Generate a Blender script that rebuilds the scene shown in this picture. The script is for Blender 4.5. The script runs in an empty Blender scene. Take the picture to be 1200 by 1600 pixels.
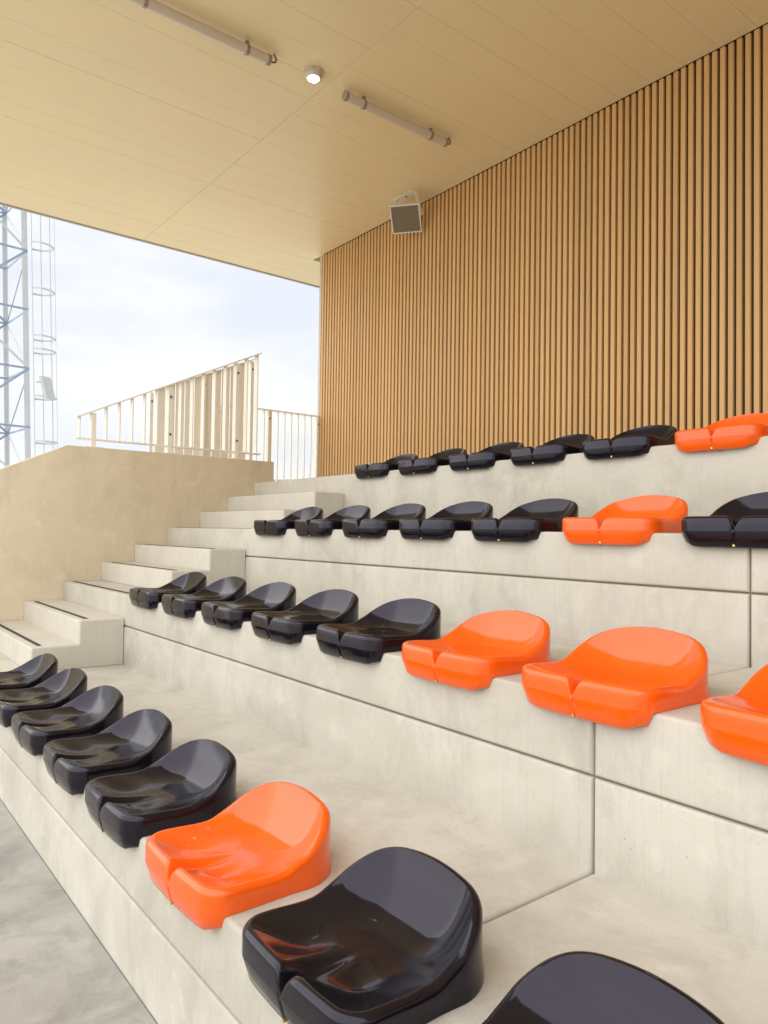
import bpy, bmesh, math, random
from mathutils import Vector, Matrix
random.seed(7)
R = math.radians
scene = bpy.context.scene
col = scene.collection

# ------------------------------------------------------------------ camera
CZ = 1.2264                                   # eye height above the apron
YAW, PITCH, ROLL, FPX = 0.668, 0.0284, 0.0152, 1139.8
fw = Vector((-math.cos(YAW)*math.cos(PITCH), math.sin(YAW)*math.cos(PITCH), math.sin(PITCH)))
r0 = Vector((math.sin(YAW), math.cos(YAW), 0)); u0 = r0.cross(fw)
rt = r0*math.cos(ROLL) + u0*math.sin(ROLL); up = -r0*math.sin(ROLL) + u0*math.cos(ROLL)
cam = bpy.data.cameras.new('camera'); camo = bpy.data.objects.new('camera', cam); col.objects.link(camo)
m = Matrix((rt, up, -fw)).transposed().to_4x4(); m.translation = (0, 0, CZ)
camo.matrix_world = m
cam.sensor_fit = 'HORIZONTAL'; cam.sensor_width = 36; cam.lens = FPX/1200*36
cam.clip_start = 0.02; cam.clip_end = 3000
scene.camera = camo
def px(x, y, t):                              # photograph pixel + forward distance -> world point
    return Vector((0, 0, CZ)) + t*(fw + rt*(x-600)/FPX - up*(y-800)/FPX)

# ------------------------------------------------------------------ sky, sun, exposure
SUN_EL, SUN_AZ = R(46), R(4)                # veiled sun in front of the open side
w = bpy.data.worlds.new('World'); scene.world = w; w.use_nodes = True
nt = w.node_tree; nt.nodes.clear()
N = nt.nodes.new; L = nt.links.new
out = N('ShaderNodeOutputWorld'); bg = N('ShaderNodeBackground'); sky = N('ShaderNodeTexSky')
sky.sky_type = 'NISHITA'; sky.sun_disc = False; sky.sun_elevation = SUN_EL
sky.sun_rotation = math.pi + SUN_AZ
tc = N('ShaderNodeTexCoord'); mp = N('ShaderNodeMapping'); mp.inputs['Scale'].default_value = (1, 1, 3.2)
n1 = N('ShaderNodeTexNoise'); n1.inputs['Scale'].default_value = 2.1; n1.inputs['Detail'].default_value = 7; n1.inputs['Roughness'].default_value = .55
cr = N('ShaderNodeValToRGB'); cr.color_ramp.elements[0].position = .40; cr.color_ramp.elements[1].position = .60
cr.color_ramp.elements[0].color = (6.8, 7.1, 7.85, 1); cr.color_ramp.elements[1].color = (8.3, 8.4, 8.55, 1)
mx = N('ShaderNodeMix'); mx.data_type = 'RGBA'; mx.inputs['Factor'].default_value = .93
L(tc.outputs['Generated'], mp.inputs['Vector']); L(mp.outputs['Vector'], n1.inputs['Vector'])
L(n1.outputs['Fac'], cr.inputs['Fac']); L(sky.outputs['Color'], mx.inputs['A']); L(cr.outputs['Color'], mx.inputs['B'])
L(mx.outputs['Result'], bg.inputs['Color']); bg.inputs['Strength'].default_value = .0465
L(bg.outputs['Background'], out.inputs['Surface'])
sl = bpy.data.lights.new('sun', 'SUN'); so = bpy.data.objects.new('sun', sl); col.objects.link(so)
sl.energy = 1.5; sl.angle = R(130); sl.color = (1, .96, .89)
sd = Vector((-math.sin(SUN_AZ)*math.cos(SUN_EL), -math.cos(SUN_AZ)*math.cos(SUN_EL), math.sin(SUN_EL)))
so.rotation_euler = sd.to_track_quat('Z', 'Y').to_euler(); so.location = (-3, -8, 9)
scene.view_settings.view_transform = 'Standard'; scene.view_settings.look = 'None'
scene.view_settings.exposure = 1.5; scene.view_settings.gamma = 1
scene.view_settings.use_curve_mapping = False
scene.cycles.max_bounces = 10; scene.cycles.diffuse_bounces = 6

# ------------------------------------------------------------------ materials
def nodes(name):
    m = bpy.data.materials.new(name); m.use_nodes = True
    t = m.node_tree; b = t.nodes['Principled BSDF']
    return m, t, b
def mat(name, c, rough=.5, metal=0, coat=0, spec=.5, emit=None, estr=0, bump=0, bscale=40, var=0):
    m, t, b = nodes(name)
    b.inputs['Base Color'].default_value = (*c, 1); b.inputs['Roughness'].default_value = rough
    b.inputs['Metallic'].default_value = metal; b.inputs['Coat Weight'].default_value = coat
    b.inputs['Coat Roughness'].default_value = .05
    b.inputs['Specular IOR Level'].default_value = spec
    if emit: b.inputs['Emission Color'].default_value = (*emit, 1); b.inputs['Emission Strength'].default_value = estr
    if bump or var:
        tc = t.nodes.new('ShaderNodeTexCoord'); n = t.nodes.new('ShaderNodeTexNoise')
        n.inputs['Scale'].default_value = bscale; n.inputs['Detail'].default_value = 5
        t.links.new(tc.outputs['Object'], n.inputs['Vector'])
        if bump:
            bp = t.nodes.new('ShaderNodeBump'); bp.inputs['Strength'].default_value = bump; bp.inputs['Distance'].default_value = .004
            t.links.new(n.outputs['Fac'], bp.inputs['Height']); t.links.new(bp.outputs['Normal'], b.inputs['Normal'])
        if var:
            mr = t.nodes.new('ShaderNodeMapRange'); mr.inputs[1].default_value = .3; mr.inputs[2].default_value = .7
            mr.inputs[3].default_value = 1-var; mr.inputs[4].default_value = 1+var
            t.links.new(n.outputs['Fac'], mr.inputs[0])
            hs = t.nodes.new('ShaderNodeHueSaturation'); hs.inputs['Color'].default_value = (*c, 1)
            t.links.new(mr.outputs[0], hs.inputs['Value']); t.links.new(hs.outputs['Color'], b.inputs['Base Color'])
    return m
def concrete(name, c, dark, blotch=.35, blotch_scale=1.6, streak=.5, pits=True, rough=.75, streak_axis='v'):
    """cast concrete: large cloudy stains, fine drawn streaks, pin holes"""
    m, t, b = nodes(name); N = t.nodes.new; L = t.links.new
    tc = N('ShaderNodeTexCoord')
    def noise(scale, detail, rgh, sc=(1, 1, 1), dist=0):
        mp = N('ShaderNodeMapping'); mp.inputs['Scale'].default_value = sc
        n = N('ShaderNodeTexNoise'); n.inputs['Scale'].default_value = scale; n.inputs['Detail'].default_value = detail
        n.inputs['Roughness'].default_value = rgh; n.inputs['Distortion'].default_value = dist
        L(tc.outputs['Object'], mp.inputs['Vector']); L(mp.outputs['Vector'], n.inputs['Vector']); return n.outputs['Fac']
    def ramp(v, a, bb, lo=0., hi=1.):
        r = N('ShaderNodeMapRange'); r.inputs[1].default_value = a; r.inputs[2].default_value = bb
        r.inputs[3].default_value = lo; r.inputs[4].default_value = hi; L(v, r.inputs[0]); return r.outputs[0]
    def mixc(f, A, B):
        x = N('ShaderNodeMix'); x.data_type = 'RGBA'; L(f, x.inputs['Factor'])
        for k, v in (('A', A), ('B', B)):
            if isinstance(v, tuple): x.inputs[k].default_value = (*v, 1)
            else: L(v, x.inputs[k])
        return x.outputs['Result']
    big = noise(blotch_scale, 8, .62, dist=.6)
    c1 = mixc(ramp(big, .42, .72, 0, blotch), c, dark)
    st = noise(1, 4, .6, (95, 95, 2.6) if streak_axis == 'v' else (4, 30, 30))
    c2 = mixc(ramp(st, .5, .78, 0, streak*.6), c1, tuple(x*.72 for x in c))
    fine = noise(130, 3, .6)
    c3 = mixc(ramp(fine, .58, .8, 0, .45), c2, tuple(x*.68 for x in c))
    mid = noise(5.5, 7, .7, (1, 1, .55), dist=.4)
    c3 = mixc(ramp(mid, .5, .72, 0, blotch*.55), c3, tuple(x*.78 for x in dark))
    lt = noise(9, 5, .65)
    c4 = mixc(ramp(lt, .56, .75, 0, .5), c3, tuple(min(1, x*1.18) for x in c))
    if pits:
        v = N('ShaderNodeTexVoronoi'); v.inputs['Scale'].default_value = 26; v.inputs['Randomness'].default_value = 1
        L(tc.outputs['Object'], v.inputs['Vector'])
        pr = ramp(v.outputs['Distance'], .02, .085, .8, 0)
        gate = ramp(noise(5.3, 3, .6), .57, .66)
        mu = N('ShaderNodeMath'); mu.operation = 'MULTIPLY'; L(pr, mu.inputs[0]); L(gate, mu.inputs[1])
        c4 = mixc(mu.outputs[0], c4, tuple(x*.34 for x in c))
    L(c4, b.inputs['Base Color'])
    b.inputs['Roughness'].default_value = rough; b.inputs['Specular IOR Level'].default_value = .3
    ad = N('ShaderNodeMath'); ad.operation = 'ADD'; L(fine, ad.inputs[0]); L(st, ad.inputs[1])
    bp = N('ShaderNodeBump'); bp.inputs['Strength'].default_value = .25; bp.inputs['Distance'].default_value = .003
    L(ad.outputs[0], bp.inputs['Height']); L(bp.outputs['Normal'], b.inputs['Normal'])
    return m
M = {}
M['concrete'] = concrete('precast_concrete', (.55, .52, .452), (.395, .368, .305), blotch=.75, blotch_scale=2.1)
M['stair'] = concrete('stair_concrete', (.57, .537, .465), (.43, .40, .33), blotch=.35)
M['apron'] = concrete('apron_concrete', (.40, .38, .35), (.22, .205, .183), blotch=.9, blotch_scale=2.3, streak=.2, rough=.55, pits=False)
M['bounce_ground'] = concrete('pale_bounce_ground', (.66, .62, .54), (.5, .46, .38), blotch=.4, streak=0, pits=False)  # for the unseen added ground, pale to throw light up at the soffit
M['plaster'] = concrete('parapet_plaster', (.70, .615, .46), (.55, .465, .325), blotch=.6, blotch_scale=1.1, streak=.08, pits=False)
M['ceiling'] = mat('cream_ceiling_panel', (.82, .69, .43), .36, var=.02, bscale=1.2)
M['fascia'] = mat('grey_metal_trim', (.42, .43, .45), .4, .3)
M['roof'] = mat('roof_sheet', (.45, .45, .46), .5)
M['slat_back'] = mat('dark_brown_backing', (.06, .033, .014), .8)
M['packing'] = mat('joint_mortar', (.22, .18, .12), .9)
M['trim'] = mat('pale_end_trim', (.58, .50, .40), .5)
M['cream'] = mat('cream_painted_steel', (.88, .85, .76), .4, var=.03, bscale=6)
M['bolt'] = mat('dark_bolt', (.16, .15, .14), .5, .5)
M['galv'] = mat('galvanised_steel', (.50, .52, .54), .5, .1, var=.05, bscale=9)
M['galv_shade'] = mat('shaded_galv_steel', (.26, .33, .44), .45, .35, var=.12, bscale=5)  # blue of the shade on the braces, put into the steel colour
M['strip'] = mat('dark_grip_strip', (.055, .05, .045), .9, bump=.6, bscale=300)
M['tube'] = mat('frosted_tube', (.62, .54, .46), .35, coat=.3)
M['cap'] = mat('grey_end_cap', (.30, .26, .20), .5)
M['clip'] = mat('steel_clip', (.35, .32, .27), .35, .6)
M['cable'] = mat('dark_cable', (.05, .045, .04), .5)
M['lamp_body'] = mat('lamp_housing', (.62, .55, .47), .4)
M['lamp_lens'] = mat('lit_lens', (.9, .88, .8), .3, emit=(1, .93, .8), estr=9)
M['spk'] = mat('speaker_cabinet', (.80, .77, .66), .45)
M['grille'] = mat('speaker_grille', (.21, .18, .125), .65, bump=.8, bscale=400)
M['badge'] = mat('badge_blue', (.05, .03, .22), .3)
M['badge_txt'] = mat('badge_white', (.8, .8, .85), .4)
M['brass'] = mat('brass_screw', (.75, .55, .22), .3, .9)
M['brick'] = mat('red_roof_tile', (.34, .16, .10), .8)
M['house'] = mat('pale_render', (.62, .58, .52), .8)
M['glass'] = mat('window_glass', (.05, .06, .07), .1)
M['panelbox'] = mat('pale_grey_box', (.45, .47, .48), .5)
def seat_mat(name, c, rough, coat):
    m = mat(name, c, rough, coat=coat, spec=.44); t = m.node_tree; b = t.nodes['Principled BSDF']
    tc = t.nodes.new('ShaderNodeTexCoord'); n = t.nodes.new('ShaderNodeTexNoise'); n.inputs['Scale'].default_value = 22; n.inputs['Detail'].default_value = 6
    mr = t.nodes.new('ShaderNodeMapRange'); mr.inputs[1].default_value = .45; mr.inputs[2].default_value = .75; mr.inputs[3].default_value = rough; mr.inputs[4].default_value = rough+.07
    t.links.new(tc.outputs['Object'], n.inputs['Vector']); t.links.new(n.outputs['Fac'], mr.inputs[0]); t.links.new(mr.outputs[0], b.inputs['Roughness'])
    n2 = t.nodes.new('ShaderNodeTexNoise'); n2.inputs['Scale'].default_value = 9; t.links.new(tc.outputs['Object'], n2.inputs['Vector'])
    bp = t.nodes.new('ShaderNodeBump'); bp.inputs['Strength'].default_value = .03; bp.inputs['Distance'].default_value = .01
    t.links.new(n2.outputs['Fac'], bp.inputs['Height']); t.links.new(bp.outputs['Normal'], b.inputs['Normal'])
    return m
M['black'] = seat_mat('black_plastic', (.007, .006, .009), .09, .0)
M['black'].node_tree.nodes['Principled BSDF'].inputs['Specular Tint'].default_value = (.84, .79, 1, 1)  # lavender sky sheen put into the specular colour
M['orange'] = seat_mat('orange_plastic', (.85, .108, .003), .16, .3)
# wood-look slats: colour drifts a little from slat to slat, fine grain along the length
m_, t_, b_ = nodes('wood_slat'); M['slat'] = m_
tc = t_.nodes.new('ShaderNodeTexCoord'); mp = t_.nodes.new('ShaderNodeMapping'); mp.inputs['Scale'].default_value = (60, 60, 1.5)
nn = t_.nodes.new('ShaderNodeTexNoise'); nn.inputs['Scale'].default_value = 2; nn.inputs['Detail'].default_value = 5
oi = t_.nodes.new('ShaderNodeObjectInfo'); hs = t_.nodes.new('ShaderNodeHueSaturation')
ad = t_.nodes.new('ShaderNodeMath'); ad.operation = 'MULTIPLY_ADD'; ad.inputs[1].default_value = .16; ad.inputs[2].default_value = .92
ad2 = t_.nodes.new('ShaderNodeMath'); ad2.operation = 'MULTIPLY_ADD'; ad2.inputs[1].default_value = .25
s1 = t_.nodes.new('ShaderNodeMath'); s1.operation = 'SUBTRACT'; s1.inputs[1].default_value = .5
t_.links.new(tc.outputs['Object'], mp.inputs[0]); t_.links.new(mp.outputs[0], nn.inputs['Vector'])
t_.links.new(oi.outputs['Random'], ad.inputs[0]); t_.links.new(nn.outputs['Fac'], s1.inputs[0]); t_.links.new(s1.outputs[0], ad2.inputs[0]); t_.links.new(ad.outputs[0], ad2.inputs[2])
hs.inputs['Color'].default_value = (.64, .395, .165, 1); t_.links.new(ad2.outputs[0], hs.inputs['Value']); t_.links.new(hs.outputs[0], b_.inputs['Base Color'])
b_.inputs['Roughness'].default_value = .55
# grass
m_, t_, b_ = nodes('grass'); M['grass'] = m_
nn = t_.nodes.new('ShaderNodeTexNoise'); nn.inputs['Scale'].default_value = .6; nn.inputs['Detail'].default_value = 8
cr = t_.nodes.new('ShaderNodeValToRGB'); cr.color_ramp.elements[0].color = (.05, .08, .025, 1); cr.color_ramp.elements[1].color = (.09, .12, .04, 1)
tc = t_.nodes.new('ShaderNodeTexCoord'); t_.links.new(tc.outputs['Object'], nn.inputs['Vector'])
t_.links.new(nn.outputs['Fac'], cr.inputs[0]); t_.links.new(cr.outputs[0], b_.inputs['Base Color']); b_.inputs['Roughness'].default_value = .9

# ------------------------------------------------------------------ helpers
class MB:
    def __init__(s): s.v = []; s.f = []
    def box(s, x0, x1, y0, y1, z0, z1):
        s.hexa([(x0, y0, z0), (x1, y0, z0), (x1, y1, z0), (x0, y1, z0), (x0, y0, z1), (x1, y0, z1), (x1, y1, z1), (x0, y1, z1)]); return s
    def hexa(s, p):
        n = len(s.v); s.v += [tuple(q) for q in p]
        s.f += [tuple(n+i for i in q) for q in ((0, 3, 2, 1), (4, 5, 6, 7), (0, 1, 5, 4), (1, 2, 6, 5), (2, 3, 7, 6), (3, 0, 4, 7))]; return s
    def prismx(s, prof, x0, x1):                # profile [(y,z)] extruded along x
        n = len(s.v); k = len(prof)
        s.v += [(x0, y, z) for y, z in prof] + [(x1, y, z) for y, z in prof]
        s.f += [tuple(range(n, n+k)), tuple(range(n+2*k-1, n+k-1, -1))]
        s.f += [(n+i, n+k+i, n+k+(i+1) % k, n+(i+1) % k) for i in range(k)]; return s
    def tube(s, a, b, r, seg=10, r2=None, cap=True):
        a = Vector(a); b = Vector(b); d = (b-a).normalized(); q = d.orthogonal().normalized(); e = d.cross(q)
        r2 = r if r2 is None else r2; n = len(s.v)
        for P, rr in ((a, r), (b, r2)):
            s.v += [tuple(P+(q*math.cos(2*math.pi*i/seg)+e*math.sin(2*math.pi*i/seg))*rr) for i in range(seg)]
        s.f += [(n+i, n+(i+1) % seg, n+seg+(i+1) % seg, n+seg+i) for i in range(seg)]
        if cap: s.f += [tuple(range(n+seg-1, n-1, -1)), tuple(range(n+seg, n+2*seg))]
        return s
    def bar(s, a, b, wdt, thk, side):           # flat bar from a to b; side = direction of its width
        a = Vector(a); b = Vector(b); d = (b-a).normalized(); q = Vector(side); q = (q-d*q.dot(d)).normalized(); e = d.cross(q)
        q *= wdt/2; e *= thk/2
        s.hexa([a-q-e, a+q-e, a+q+e, a-q+e, b-q-e, b+q-e, b+q+e, b-q+e]); return s
    def path(s, pts, r, seg=8):
        for a, b in zip(pts, pts[1:]): s.tube(a, b, r, seg)
        return s
    def mesh(s, name, mt, smooth=None, bevel=0, bevel_filter=None, bseg=2):
        me = bpy.data.meshes.new(name); me.from_pydata(s.v, [], s.f); me.update()
        bm = bmesh.new(); bm.from_mesh(me); bmesh.ops.recalc_face_normals(bm, faces=bm.faces)
        if bevel:
            es = [e for e in bm.edges if e.is_convex and e.calc_face_angle(0) > .4 and (bevel_filter is None or bevel_filter(e))]
            bmesh.ops.bevel(bm, geom=es, offset=bevel, segments=bseg, affect='EDGES', profile=.5, clamp_overlap=True)
        bm.to_mesh(me); bm.free(); me.materials.append(mt)
        if smooth:
            me.shade_smooth(); me.set_sharp_from_angle(angle=R(smooth))
        return me
    def build(s, name, mt, parent=None, **k):
        return link(name, s.mesh(name, mt, **k), parent)
def link(name, me, parent=None, loc=None):
    o = bpy.data.objects.new(name, me); col.objects.link(o)
    if parent: o.parent = parent
    if loc is not None: o.location = loc
    return o
def tag(o, label=None, cat=None, group=None, kind=None):
    if label: o['label'] = label
    if cat: o['category'] = cat
    if group: o['group'] = group
    if kind: o['kind'] = kind
    return o
def thing(name, label, cat, loc=(0, 0, 0), group=None, rotz=0):
    o = bpy.data.objects.new(name, None); col.objects.link(o); o.location = loc; o.rotation_euler = (0, 0, rotz); o.empty_display_size = .2
    return tag(o, label, cat, group)
def disc(c, n, r, t, seg=12): c = Vector(c); n = Vector(n).normalized(); return MB().tube(c, c+n*t, r, seg)

# ------------------------------------------------------------------ setting out (metres, apron = 0)
Y1, D, H, HA = .7193, .8082, .4172, .1881
YS = [Y1 + i*D for i in range(4)]                       # front faces of the four tiers
T = [CZ-.8201 + i*H for i in range(4)]                  # tier tops
XJ, XS, XP = -1.095, -4.466, -5.863                     # unit joint, stair side, parapet face
YW = 5.30; XW = -8.15; ZC = CZ+3.70; XR = 14.0           # slat wall, its end, soffit, unseen right-hand end, carried out to darken the wall
XE = -9.235; YF = .35                                   # roof end, unseen roof front edge, set forward to dim soffit and wall

# ground
g = MB(); g.v = [(-1500, -1500, -.012), (1500, -1500, -.012), (1500, 1500, -.012), (-1500, 1500, -.012)]; g.f = [(0, 1, 2, 3)]
tag(g.build('ground', M['grass']), 'short green grass reaching out to the horizon', 'ground', kind='structure')
g = MB().box(-60, 20, -2.2, Y1-.004, -.2, 0)
tag(g.build('apron_pavement', M['apron']), 'stained grey concrete apron below the lowest tier', 'pavement', kind='structure')

g = MB().box(-60, 60, -70, -2.204, -.2, -.004)  # added ground out of view, reflects light onto soffit and wall
tag(g.build('front_bounce_ground', M['bounce_ground']), 'unseen pale ground added in front of the stand to bounce light', 'bounce_ground', kind='structure')
g = MB().box(-60, -8.325, Y1, 60, -.2, -.004)  # added over the grass to keep green bounce off the soffit
tag(g.build('side_bounce_ground', M['bounce_ground']), 'unseen pale ground added beside the stand around the lattice tower to bounce light', 'bounce_ground', kind='structure')
# ------------------------------------------------------------------ terrace
terr = thing('grandstand_terrace', 'stepped terrace of pale precast concrete units carrying the seats', 'terrace')
G = .003
def unit_mesh(k, x0, x1):
    y0 = YS[k]; z = T[k]; zb = z-HA+G
    if k < 3:
        y1 = YS[k+1]; zt = T[k+1]-HA-G
        if k == 2: prof = [(y0, z), (y0, zb), (y0+.16, zb), (y0+.16, z-.14), (y1+.15, z-.14), (y1+.15, z)]
        else: prof = [(y0, z), (y0, zb), (y0+.16, zb), (y0+.16, z-.14), (y1+.15, z-.14), (y1+.15, zt), (y1, zt), (y1, z)]
    else:
        zb = T[2]+.004
        prof = [(y0, z), (y0, zb), (y0+.16, zb), (y0+.16, z-.14), (YW+.9, z-.14), (YW+.9, z)]
    mb = MB().prismx(prof, x0, x1)
    def flt(e):
        a, b = e.verts[0].co, e.verts[1].co; mz = (a.z+b.z)/2; my = (a.y+b.y)/2
        if abs(a.x-b.x) > .1:          # long edges: nosing, lower arris, upstand top
            return (abs(my-y0) < .01) or (k < 3 and abs(my-YS[k+1]) < .01 and mz > z+.01)
        if abs(a.y-b.y) > .1: return abs(mz-z) < .01                   # tread ends
        return abs(my-y0) < .01 or (k < 3 and abs(my-YS[k+1]) < .01)   # vertical ends
    return mb.mesh('precast_unit', M['concrete'], bevel=.010, bevel_filter=flt, bseg=3, smooth=40)
JG = .003
for k in range(4):
    xs = [(XP+.003, XJ-JG), (XJ+JG, XJ+4.77), (XJ+4.77+2*JG, XJ+9.54), (XJ+9.54+2*JG, XR)]
    if k == 3: xs[0] = (XP-2.457, XJ-JG)
    for x0, x1 in xs: link('precast_unit', unit_mesh(k, x0, x1), terr)
# upstand under the first tier, standing on the apron
for x0, x1 in [(XP+.003, XJ-JG), (XJ+JG, XJ+4.77), (XJ+4.77+2*JG, XJ+9.54), (XJ+9.54+2*JG, XR)]:
    MB().box(x0, x1, Y1, Y1+.14, -.1, T[0]-HA-G).build('upstand_block', M['concrete'], terr, bevel=.010, bseg=3, smooth=40,
        bevel_filter=lambda e: all(v.co.y < Y1+.01 for v in e.verts) and not all(v.co.z < 0 for v in e.verts))
# packing behind the joints so that they read dark
for k in range(3):
    MB().box(XP+.05, XR-.05, YS[k]+.014, YS[k]+.125, T[k]-HA-.03, T[k]-HA+.03).build('joint_packing', M['packing'], terr)
# dark grip strips on the tier nosings inside the stair
for k in (1, 2, 3):
    MB().box(XP+.10, XS-.06, YS[k]+.045, YS[k]+.07, T[k]+.0005, T[k]+.003).build('grip_strip', M['strip'], terr)
# support wall closing the stand at the rear and under the landing
MB().box(-8.32, XR, YW+.75, YW+.9, -.1, T[3]-.145).build('rear_wall', M['plaster'], terr)
MB().box(-8.32, -8.15, YS[3]+.2, YW+.745, -.1, T[3]-.145).build('end_wall', M['plaster'], terr)

# stair blocks
SD = .2573; h = H/3
stair_lab = ['two-step concrete stair block standing on the lowest tier beside the plaster wall',
             'two-step concrete stair block standing on the second tier beside the plaster wall',
             'two-step concrete stair block standing on the third tier beside the plaster wall']
for k in range(3):
    y1 = YS[k+1]-.004; z = T[k]
    st = thing('stair_block', stair_lab[k], 'stair block', (XP, y1, z), 'stair blocks between the tiers')
    wd = XS-XP
    prof = [(-2*SD, .002), (-2*SD, h), (-SD, h), (-SD, 2*h), (0, 2*h), (0, .002)]
    mb = MB().prismx(prof, .004, wd)
    def sf(e):
        a, b = e.verts[0].co, e.verts[1].co
        return not (a.z < .01 and b.z < .01) and not (a.x < .1 and b.x < .1) and not (a.y > -.01 and b.y > -.01)
    mb.build('steps', M['stair'], st, bevel=.012, bevel_filter=sf, bseg=3, smooth=40)
    MB().box(.09, wd-.07, -2*SD+.045, -2*SD+.068, h+.0005, h+.003).build('grip_strip', M['strip'], st)
    MB().box(.09, wd-.07, -SD+.045, -SD+.068, 2*h+.0005, 2*h+.003).build('grip_strip', M['strip'], st)

# parapet wall beside the stair
zt = CZ+.633
par = MB().prismx([(-.35, -.05), (-.35, .30), (.30, CZ+.05), (1.536, zt), (3.335, zt), (3.335, -.05)], XP-.24, XP)
tag(par.build('parapet_wall', M['plaster'], bevel=.006, smooth=40), 'cream plastered wall with a sloping top beside the stairs', 'wall')

# ------------------------------------------------------------------ slatted rear wall
wall = thing('slatted_wall', 'rear wall clad in narrow vertical brown wood slats', 'wall', (0, YW, T[3]))
hz = ZC-T[3]
MB().box(XW+.02, XR, .030, .20, 0, hz+.05).build('backing_panel', M['slat_back'], wall)
PITCHS = .0630
slat_me = MB().box(-.0195, .0195, 0, .0295, .004, hz-.004).mesh('slat', M['slat'], bevel=.0025, bseg=1)
nsl = int((3.2-XW)/PITCHS)
for i in range(nsl):
    link('slat', slat_me, wall, (XW+.045+i*PITCHS, random.uniform(-.0012, .0012), 0))
MB().box(XW-.035, XW+.018, -.004, .20, .002, hz-.003).build('end_trim', M['trim'], wall, bevel=.003)
# beyond the frame the cladding goes on as one piece
mb = MB(); x = XW+.045+nsl*PITCHS
while x < XR-.03: mb.box(x-.019, x+.019, 0, .0295, .004, hz-.004); x += PITCHS
tag(mb.build('slat_run', M['slat'], wall), kind='stuff')

# ------------------------------------------------------------------ canopy roof
roof = thing('canopy_roof', 'flat canopy roof with a soffit of long cream planks', 'roof', (0, YW, ZC))
MB().box(XE, XR, YF-YW, .9, .035, .26).build('roof_slab', M['roof'], roof)
PW = .2825; i = 0; x = XE+.03
while x < XR-.1:
    x1 = min(x+PW, XR-.03)
    for ya, yb in ((YF+.03, 3.2635), (3.2665, YW-.004 if x > XW-.3 else YW+.85)):
        if i == 0 or True:
            dz = random.uniform(-.0006, .0006)
            MB().box(x+.0006, x1-.0006, ya-YW, yb-YW, dz, .0345).build('ceiling_plank', M['ceiling'], roof, bevel=.0009, bseg=1)
    x = x1; i += 1
MB().box(XE-.012, XE+.026, YF-YW-.02, .92, -.012, .30).build('end_fascia', M['fascia'], roof, bevel=.003)
MB().box(XE+.03, XR, YF-YW-.02, YF-YW+.026, -.012, .30).build('front_fascia', M['fascia'], roof, bevel=.003)

# tube lights under the soffit
def tube_light(ya, yb, label):
    xx = -4.93
    t = thing('tube_light', label, 'tube light', (xx, ya, ZC), 'tube lights under the canopy')
    ln = yb-ya; zz = -.062; r = .037
    MB().tube((0, .03, zz), (0, ln-.03, zz), r, 20).build('tube', M['tube'], t, smooth=40)
    for a, b in ((0, .03), (ln-.03, ln)):
        MB().tube((0, a, zz), (0, b, zz), r+.003, 20).build('end_cap', M['cap'], t, smooth=40, bevel=.004)
    for yc in (.20, ln-.20):
        mb = MB(); n = 16
        for j in range(n):
            a0 = 2*math.pi*j/n; a1 = 2*math.pi*(j+1)/n; ro = r+.004; ri = r+.0005
            P = lambda a, rr, y: (math.cos(a)*rr, y, zz+math.sin(a)*rr)
            mb.hexa([P(a0, ri, yc-.012), P(a1, ri, yc-.012), P(a1, ro, yc-.012), P(a0, ro, yc-.012), P(a0, ri, yc+.012), P(a1, ri, yc+.012), P(a1, ro, yc+.012), P(a0, ro, yc+.012)])
        mb.box(-.012, .012, yc-.012, yc+.012, zz+r, -.001)
        mb.build('clip', M['clip'], t)
    pts = [(0, ln, zz), (0, ln+.02, zz-.006), (0, ln+.045, zz+.004), (0, ln+.055, zz+.025), (0, ln+.045, zz+.045), (0, ln+.03, -.001)]
    MB().path(pts, .006).build('cable', M['cable'], t, smooth=60)
tube_light(3.40, 4.56, 'grey tube light on the soffit between the round lamp and the slatted wall')
tube_light(1.52, 2.70, 'grey tube light on the soffit on the open side of the round lamp')
lp = thing('ceiling_lamp', 'small round lit lamp on the soffit between two tube lights', 'lamp', (-4.92, 3.09, ZC))
MB().tube((0, 0, -.018), (0, 0, -.001), .085, 8, .085).build('base_plate', M['lamp_body'], lp, bevel=.004)
MB().tube((0, 0, -.052), (0, 0, -.018), .058, 28, .076).build('housing', M['lamp_body'], lp, bevel=.006, smooth=40)
bm = MB(); seg = 28; rings = [(.047, -.0525), (.042, -.060), (.030, -.066), (.014, -.069), (.002, -.070)]
for rr, zz in rings: bm.v += [(rr*math.cos(2*math.pi*j/seg), rr*math.sin(2*math.pi*j/seg), zz) for j in range(seg)]
for a in range(len(rings)-1): bm.f += [(a*seg+j, a*seg+(j+1) % seg, (a+1)*seg+(j+1) % seg, (a+1)*seg+j) for j in range(seg)]
bm.build('lens', M['lamp_lens'], lp, smooth=60)

# loudspeaker hanging from the soffit by the wall
sp = thing('loudspeaker', 'square loudspeaker with grey grille and pale frame hanging under the soffit', 'loudspeaker', (-6.088, 5.046, CZ+3.444))
yaw, pit, rol = .809, .90, .068
n = Vector((math.sin(yaw)*math.cos(pit), -math.cos(yaw)*math.cos(pit), -math.sin(pit)))
a = Vector((math.cos(yaw), math.sin(yaw), 0)); b = (-n).cross(a) if (-n).cross(a).z > 0 else n.cross(a)
ax = a*math.cos(rol)+b*math.sin(rol); bx = -a*math.sin(rol)+b*math.cos(rol)
def sbox(x0, x1, y0, y1, d0, d1):               # in speaker axes: across, up the face, depth towards the viewer
    P = lambda x, y, d: tuple(ax*x+bx*y+n*d)
    return MB().hexa([P(x0, y0, d0), P(x1, y0, d0), P(x1, y1, d0), P(x0, y1, d0), P(x0, y0, d1), P(x1, y0, d1), P(x1, y1, d1), P(x0, y1, d1)])
S = .163
P = lambda x, y, d: tuple(ax*x+bx*y+n*d)
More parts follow.
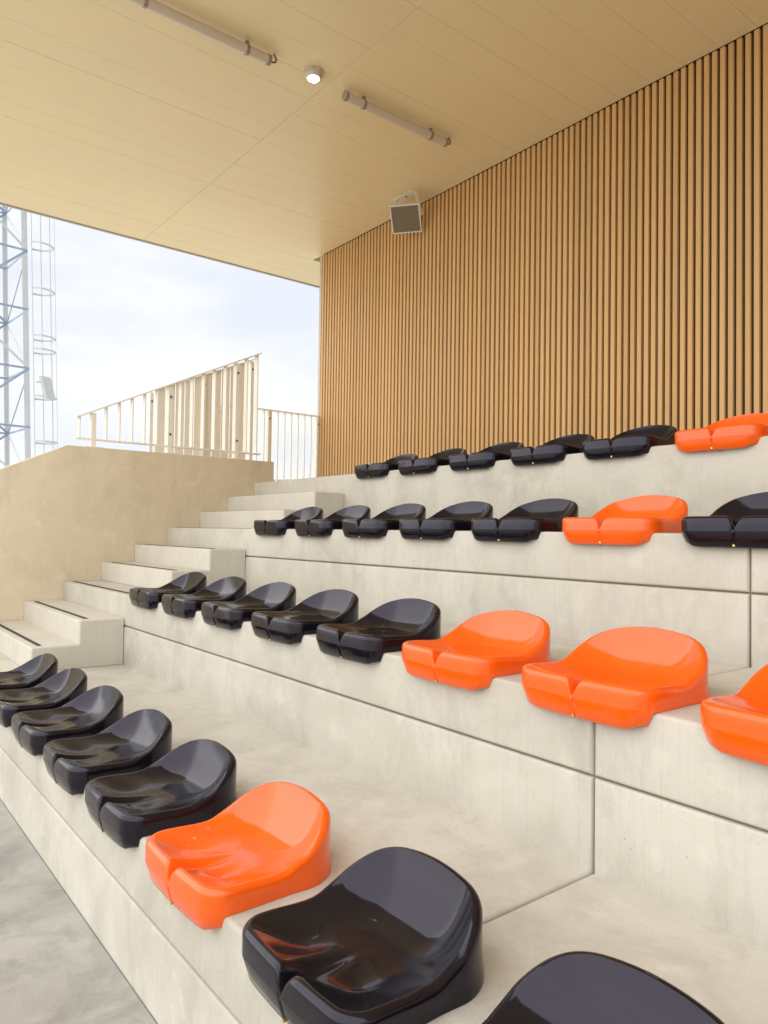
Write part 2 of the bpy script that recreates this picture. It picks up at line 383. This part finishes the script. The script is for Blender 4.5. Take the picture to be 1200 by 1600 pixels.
cab = MB().hexa([P(-.10, -.11, -.13), P(.10, -.11, -.13), P(.10, .11, -.13), P(-.10, .11, -.13), P(-S, -S, -.006), P(S, -S, -.006), P(S, S, -.006), P(-S, S, -.006)])
cab.build('cabinet', M['spk'], sp, bevel=.006)
fr = MB()
for q in ((-S, S, S-.013, S), (-S, S, -S, -S+.013), (-S, -S+.013, -S+.0131, S-.0131), (S-.013, S, -S+.0131, S-.0131)):
    fr.v, fr.f = fr.v, fr.f
    k0 = sbox(*q, -.0055, .008); nn_ = len(fr.v); fr.v += k0.v; fr.f += [tuple(i+nn_ for i in f) for f in k0.f]
fr.build('front_frame', M['spk'], sp)
gr = sbox(-S+.0135, S-.0135, -S+.0135, S-.0135, -.0055, .002).build('grille', M['grille'], sp)
sbox(-.002, .034, -.145, -.115, .0022, .0045).build('badge', M['badge'], gr)
sbox(.003, .029, -.134, -.127, .0047, .0055).build('badge_lettering', M['badge_txt'], gr)
top = ZC-(CZ+3.444)
br = MB(); bc = ax*0
br.box(-.17, .17, -.05, .06, top-.007, top-.001)
for sgn in (-1, 1):
    br.bar(ax*(sgn*(S+.012))-n*.05, Vector((sgn*.155, 0, top-.004)), .04, .006, Vector((0, 1, 0)))
br.build('bracket', M['spk'], sp)
disc((0, 0, top-.012), (0, 0, 1), .012, .006).build('bolt', M['bolt'], sp)

# ------------------------------------------------------------------ guards
def guard(name, label, X, ya, yb, ztop, zbot, pitch, bw, bt, side, posts, post_base, rails=True, bolts=True, ext=.0, brail=None):
    """vertical-bar guard running along y at x = X; ztop / zbot are functions of y"""
    t = thing(name, label, 'guard rail', (X, ya, 0))
    V = lambda y, z, x=0: (x, y-ya, z)
    MB().bar(V(ya-ext, ztop(ya-ext)), V(yb+ext, ztop(yb+ext)), .085, .012, (1, 0, 0)).build('top_rail', M['cream'], t, bevel=.002, bseg=1)
    if rails:
        MB().bar(V(ya-ext, zbot(ya)), V(yb+(brail or ext), zbot(yb)), .055, .012, (1, 0, 0)).build('bottom_rail', M['cream'], t, bevel=.002, bseg=1)
    nb = int(round((yb-ya)/pitch))
    for i in range(nb+1):
        y = ya+(yb-ya)*i/nb
        if any(abs(y-q) < .03 for q in posts): continue
        z0 = zbot(y)+(.0065 if rails else 0); z1 = ztop(y)-.0075
        b0 = MB()
        hw = bw/2 if side == 'x' else bt/2; hy = bt/2 if side == 'x' else bw/2
        s_ = (ztop(y+.01)-ztop(y-.01))/.02
        b0.hexa([(-hw, -hy, z0), (hw, -hy, z0), (hw, hy, z0), (-hw, hy, z0), (-hw, -hy, z1-hy*s_), (hw, -hy, z1-hy*s_), (hw, hy, z1+hy*s_), (-hw, hy, z1+hy*s_)])
        b0.build('bar', M['cream'], t).location = (0, y-ya, 0)
    for y in posts:
        z1 = ztop(y)-.0075
        po = MB().box(-.03, .03, -.018, .018, post_base+.012, z1-.01).build('post', M['cream'], t, bevel=.002, bseg=1); po.location = (0, y-ya, 0)
        fp = MB().box(-.06, .06, -.07, .07, post_base, post_base+.012).build('foot_plate', M['cream'], po)
        if bolts:
            for zz in (z1-.10, zbot(y)+.10):
                if z1-post_base > .4: disc((.0305, 0, zz), (1, 0, 0), .010, .007).build('bolt', M['bolt'], po)
    return t
top_near = lambda y: CZ+.878+(y-1.642)*(1.62-.878)/(3.20-1.642)
guard('raked_guard', 'cream steel bar guard with a rising top rail standing on the plastered wall', XP-.12, 1.65, 3.20, top_near, lambda y: CZ+.705,
      .104, .06, .009, 'x', [1.755, 2.38, 3.0], zt, ext=.03, brail=.05)
top_out = lambda y: CZ+1.395+(y-2.68)*(1.90-1.395)/(3.83-2.68)
guard('stair_guard', 'cream guard of broad upright boards behind the plastered wall', -7.28, 2.70, 3.83, top_out, lambda y: CZ+.30,
      .1027, .093, .010, 'y', [2.70, 3.27, 3.83], CZ-.10, ext=.02)
guard('landing_guard', 'level cream bar guard closing the upper landing beside the slatted wall', -8.16, 3.88, YW-.02, lambda y: T[3]+1.10, lambda y: T[3]+.06,
      .101, .042, .009, 'x', [3.88, 4.55, YW-.02], T[3]+.0005, ext=.0)

# outer stair flight between plastered wall and outer guard, going down to the front
fl = MB(); n_st = 9; zl = T[3]-.004
prof = [(3.95, zl)]
for i in range(n_st):
    y = 3.95-.05-i*.27; prof += [(y, zl-i*.175 if i else zl), (y, zl-(i+1)*.175)]
prof += [(3.95-.05-n_st*.27, zl-n_st*.175), (3.95-.05-n_st*.27, -.05), (3.95, -.05)]
fl.prismx(prof, -7.45, XP-.25)
tag(fl.build('outer_stair', M['stair']), 'concrete outer stair flight behind the plastered wall', 'stairs')


# ------------------------------------------------------------------ lattice tower with ladder cage
tw = thing('lattice_tower', 'tall galvanised lattice floodlight tower with a caged ladder beyond the stand', 'tower')
def on(x0, y0, t, z):                          # point of a leaning leg at height z, given two photo points and the distance
    pa, pb = px(x0[0], y0[0], t), px(x0[1], y0[1], t)
    f = (z-pa.z)/(pb.z-pa.z); return pa+(pb-pa)*f
Aleg = lambda z: on((47.5, 41.5), (700, 330), 21, z)
Bleg = lambda z: on((13, 9), (700, 330), 22.5, z)
a0, b0 = Aleg(3), Bleg(3)
d0 = b0-a0; d0.z = 0
perp = Vector((d0.y, -d0.x, 0)); 
if perp.dot(rt) > 0: perp = -perp
Dleg = lambda z: Aleg(z)+perp*(1-(z-3)*.012)
Cleg = lambda z: Bleg(z)+perp*(1-(z-3)*.012)
legs = [Aleg, Bleg, Cleg, Dleg]; ZT = 24
for i, f in enumerate(legs):
    w_ = .15 if i in (0, 3) else .11
    mb = MB(); a_, b_ = f(0), f(ZT); q = (legs[(i+1) % 4](0)-a_); q.z = 0; q.normalize(); e = (legs[(i-1) % 4](0)-a_); e.z = 0; e.normalize()
    mb.bar(a_+q*w_/2, b_+q*w_/2, w_, .014, q); mb.bar(a_+e*w_/2, b_+e*w_/2, w_, .014, e)
    mb.build('leg', M['galv'], tw)
znode = [px(0, yy, 21).z for yy in (667, 575, 482, 391)]; dzn = (znode[3]-znode[0])/3
zs = [znode[0]+dzn*i for i in range(-1, int((ZT-znode[0])/dzn))]
for fi in range(4):
    f, g_ = legs[fi], legs[(fi+1) % 4]
    for j, z in enumerate(zs):
        MB().bar(f(z), g_(z), .055, .02, (0, 0, 1)).build('brace', M['galv_shade'], tw)
        if j+1 < len(zs):
            z2 = zs[j+1]
            p0, p1 = (f(z), g_(z2)) if (j+fi) % 2 == 0 else (g_(z), f(z2))
            if fi in (0, 3): p0, p1 = (g_(z), f(z2)) if (j % 2 == 0) == (fi == 3) else (f(z), g_(z2))
            MB().bar(p0, p1, .06, .02, (0, 0, 1)).build('brace', M['galv_shade'] if fi in (1, 2) or j % 2 else M['galv'], tw)
# ladder and cage
dep = Aleg(5).copy(); dep.z = 0; dep.normalize(); away = Vector((dep.y, -dep.x, 0))
lad = MB()
Lp = lambda z, x, d: Aleg(z)+away*x+dep*d
for d in (-.2, .2): lad.bar(Lp(0, .12, d), Lp(ZT, .12, d), .05, .02, dep)
z = .3
while z < ZT: lad.tube(Lp(z, .12, -.2), Lp(z, .12, .2), .011, 6); z += .3
lad.build('ladder', M['galv'], tw)
cage_pts = [(.12, -.32), (.36, -.36), (.60, -.24), (.72, 0), (.60, .24), (.36, .36), (.12, .32)]
hoop_y = [382, 453, 526, 547, 620, 690]
hz_ = [px(50, yy, 21).z for yy in hoop_y]; hz_ += [max(hz_)+1.3*i for i in range(1, 9)]
for z in hz_:
    mb = MB()
    for (a1, d1), (a2, d2) in zip(cage_pts, cage_pts[1:]): mb.bar(Lp(z, a1, d1), Lp(z, a2, d2), .05, .012, (0, 0, 1))
    mb.build('cage_hoop', M['galv'], tw)
zgap0, zgap1 = px(60, 545, 21).z, px(60, 537, 21).z
for (a1, d1) in cage_pts[1:-1]:
    MB().bar(Lp(2.2, a1, d1), Lp(zgap0, a1, d1), .035, .014, dep).build('cage_bar', M['galv'], tw)
    MB().bar(Lp(zgap1, a1, d1), Lp(ZT, a1, d1), .035, .014, dep).build('cage_bar', M['galv'], tw)
bp_ = px(74, 606, 20.8)
bxo = thing('panel_box', 'pale flat panel box fixed to the tower ladder cage', 'box', bp_)
q1 = (away*.8+dep*.6).normalized(); q2 = (q1.cross(Vector((0, 0, 1)))).normalized(); zz_ = (Vector((0, 0, 1))-away*.25).normalized()
mb = MB(); mb.hexa([q1*sx*.15+q2*sy*.06+zz_*sz*.32 for sz in (-1, 1) for sx, sy in ((-1, -1), (1, -1), (1, 1), (-1, 1))])
mb.build('casing', M['panelbox'], bxo, bevel=.01)
MB().bar(q2*-.02+zz_*.15, away*-.25+zz_*.15, .05, .02, (0, 0, 1)).build('mount', M['galv'], bxo)

# ------------------------------------------------------------------ far house seen through the landing guard
hp = px(462, 752, 75); hx, hy = hp.x, hp.y
ho = thing('house', 'far low house with a red tiled roof seen through the landing guard', 'house', (hx, hy, 0), rotz=R(35))
zr = hp.z+.2; ze = zr-2.6
MB().box(-7, 7, -4, 4, -.1, ze).build('wall', M['house'], ho)
rf = MB().prismx([(-4.4, ze-.1), (0, zr), (4.4, ze-.1), (4.4, ze-.3), (0, zr-.22), (-4.4, ze-.3)], -7.4, 7.4).build('roof', M['brick'], ho)
MB().box(3.6, 4.3, -.4, .3, zr-.5, zr+.45).build('chimney', M['brick'], rf)
for xx in (-4.5, -1.5, 1.5, 4.5):
    wi = MB().box(xx-.6, xx+.6, -4.06, -4.005, 1.0, 2.3).build('window', M['house'], ho)
    MB().box(xx-.5, xx+.5, -4.08, -4.065, 1.1, 2.2).build('pane', M['glass'], wi)

# ------------------------------------------------------------------ bucket seats
def smooth(a, b, x):
    t = min(1, max(0, (x-a)/(b-a))); return t*t*(3-2*t)
SW, SL = .199, .345                             # half width, depth
def seat_mesh(mt):
    # plan outline, counter-clockwise from the middle of the front edge
    rf_, rb = .055, .10
    pts = []
    def add(x, y): pts.append((x, y))
    fx = SW-rf_
    for x in (0, .002, .004, .006, .008, .0105, .013, .016, .020, .026, .034, .046, .062, .08, .10, .12): add(x, 0)
    for i in range(13):
        a_ = -math.pi/2+math.pi/2*i/12; add(fx+rf_*math.cos(a_), rf_+rf_*math.sin(a_))
    # side: straight then back corner
    for y in (.065, .08, .10, .12, .14, .16, .18, .195): add(SW, y)
    for i in range(21):
        a_ = math.pi/2*i/20; add(SW-rb+rb*math.cos(a_), SL-rb+rb*math.sin(a_))
    for x in (.085, .072, .058, .045, .03, .015): add(x, SL)
    half = pts[:]
    pts = half + [(0, SL)] + [(-x, y) for x, y in reversed(half[1:])]
    # plan shaping: bowed front, taper to the back, bowed back
    def shape(x, y):
        y2 = y-.010*(1-(x/SW)**2)*(1-smooth(0, .12, y))+.020*(1-(x/SW)**2)*smooth(SL-.12, SL, y)
        x2 = x*(1-.012*smooth(.10, SL, y)-.015*(1-smooth(0, .08, y)))
        return x2, y2
    out = [Vector(shape(*q)) for q in pts]; n = len(out)
    nor = []
    for i in range(n):
        d = out[(i+1) % n]-out[i-1]; nor.append(Vector((d.y, -d.x)).normalized())
    c = Vector((0, .175))
    def rim(q): return .056-.006*math.exp(-((q.y-.16)/.065)**2)+.097*smooth(.17, .35, q.y)*(1-.40*min(1, (q.x/.2)**2))
    def groove(x, y):
        g = max(0, 1-max(0, y)/.165); g = g**1.2
        wg = (.0075 if x < 0 else .016)+.010*(1-g)
        return .040*g*math.exp(-(abs(x)/wg)**1.6)
    r = .015; v = []; rings = []
    def ring(fn):
        rings.append(len(v))
        for i in range(n): v.append(fn(i))
    inn = [out[i]-nor[i]*(r+.004) for i in range(n)]
    F = .029
    svals = [.06, .14, .22, .30, .38, .46, .53, .60, .66, .71, .755, .80, .835, .87, .90, .925, .95, .97, .987, 1.0]
    def bowl(i, s):
        q = c+(inn[i]-c)*s; rr = rim(out[i])
        pw = 2.6+2.0*smooth(.10, .3, out[i].y)
        z = F+(rr-.001-F)*s**pw
        z -= .008*math.exp(-((abs(q.x)-.085)/.048)**2)*math.exp(-((q.y-.085)/.055)**2)
        z += .006*math.exp(-(q.x/.05)**2)*math.exp(-((q.y-.09)/.06)**2)
        z -= groove(q.x, q.y)
        return (q.x, q.y, z)
    cz = F
    v.append((c.x, c.y, cz)); 
    for s in svals: ring(lambda i, s=s: bowl(i, s))
    for d in (.014, .0105, .0065, .004, .002, .0006, 0):
        def f(i, d=d):
            q = out[i]-nor[i]*d; z = rim(out[i])-r*(1-math.sqrt(max(0, 1-((r-d)/r)**2)))
            return (q.x, q.y, z-groove(q.x, q.y))
        ring(f)
    front = [out[i].y < .0385 for i in range(n)]
    def low(i): return -.046+.012*smooth(.125, .19, abs(out[i].x))
    def crease(i): return .006 if front[i] else .004
    for t_ in (.35, .7, .95, 1.0):
        def f(i, t_=t_):
            q = out[i]; zt_ = rim(q)-r-groove(q.x, q.y); z = zt_+(crease(i)-zt_)*t_
            dy = .0045*math.exp(-(q.x/.005)**2)*(1 if front[i] else 0)*t_
            fl_ = .004*smooth(.19, .26, q.y)*(1 if t_ > .9 else 0)
            return (q.x+nor[i].x*fl_, q.y+dy+nor[i].y*fl_, z)
        ring(f)
    for t_ in (.5, .88, 1.0):
        def f(i, t_=t_):
            q = out[i]; 
            if front[i]:
                z = crease(i)+(low(i)-crease(i))*t_; ins = .015*t_+(.006 if t_ == 1 else 0)
                dy = .0045*math.exp(-(q.x/.005)**2)
                p_ = q-nor[i]*ins; return (p_.x, p_.y+dy, z)
            return (q.x+nor[i].x*.004*smooth(.19, .26, q.y), q.y+nor[i].y*.004*smooth(.19, .26, q.y), .004-.003*t_)
        ring(f)
    last = rings[-1]
    base = [v[last+i] for i in range(n)]
    rings.append(len(v))
    for i in range(n):
        x, y, z = base[i]; v.append((x-nor[i].x*.004, y-nor[i].y*.004, z))
    rings.append(len(v))
    for i in range(n):
        x, y, z = base[i]; v.append((x-nor[i].x*.005, y-nor[i].y*.005, max(z, .001)+.02))
    fs = [(0, rings[0]+i, rings[0]+(i+1) % n) for i in range(n)]
    for a_, b_ in zip(rings, rings[1:]):
        fs += [(a_+i, b_+i, b_+(i+1) % n, a_+(i+1) % n) for i in range(n)]
    me = bpy.data.meshes.new('shell'); me.from_pydata(v, [], fs); me.update()
    bm = bmesh.new(); bm.from_mesh(me); bmesh.ops.recalc_face_normals(bm, faces=bm.faces); bm.to_mesh(me); bm.free()
    me.materials.append(mt); me.shade_smooth(); me.set_sharp_from_angle(angle=R(46))
    return me
seat_me = {'black': seat_mesh(M['black']), 'orange': seat_mesh(M['orange'])}
screw_me = MB().tube((0, .010, -.038), (0, -.0005, -.038), .0035, 10).mesh('screw', M['brass'])
slot_me = {c_: MB().box(-.010, .010, SL+.020-.0165, SL+.020-.0105, .149, .1527).mesh('rim_slot', M['cable'] if c_ == 'black' else mat('rim_slot_shade', (.45, .06, .01), .5)) for c_ in ('black', 'orange')}
OV = .040
tiers = ['lowest', 'second', 'third', 'top']
ords = ['first', 'second', 'third', 'fourth', 'fifth', 'sixth', 'seventh', 'eighth', 'ninth', 'tenth']
rows = ['bbbbbobbb', 'bbbbboooo', 'bbbbbobb', 'bbbbboo']
for k, rowc in enumerate(rows):
    for i, ch in enumerate(rowc):
        c_ = 'black' if ch == 'b' else 'orange'
        s = thing('stadium_seat', f'{c_} plastic bucket seat on the {tiers[k]} tier, {ords[i]} from the stairs', 'seat',
                  (-4.123+.5*i+random.uniform(-.006, .006), YS[k]-OV, T[k]), f'bucket seats on the {tiers[k]} tier', rotz=random.uniform(-.02, .02))
        link('shell', seat_me[c_], s); link('screw', screw_me, s); link('rim_slot', slot_me[c_], s)
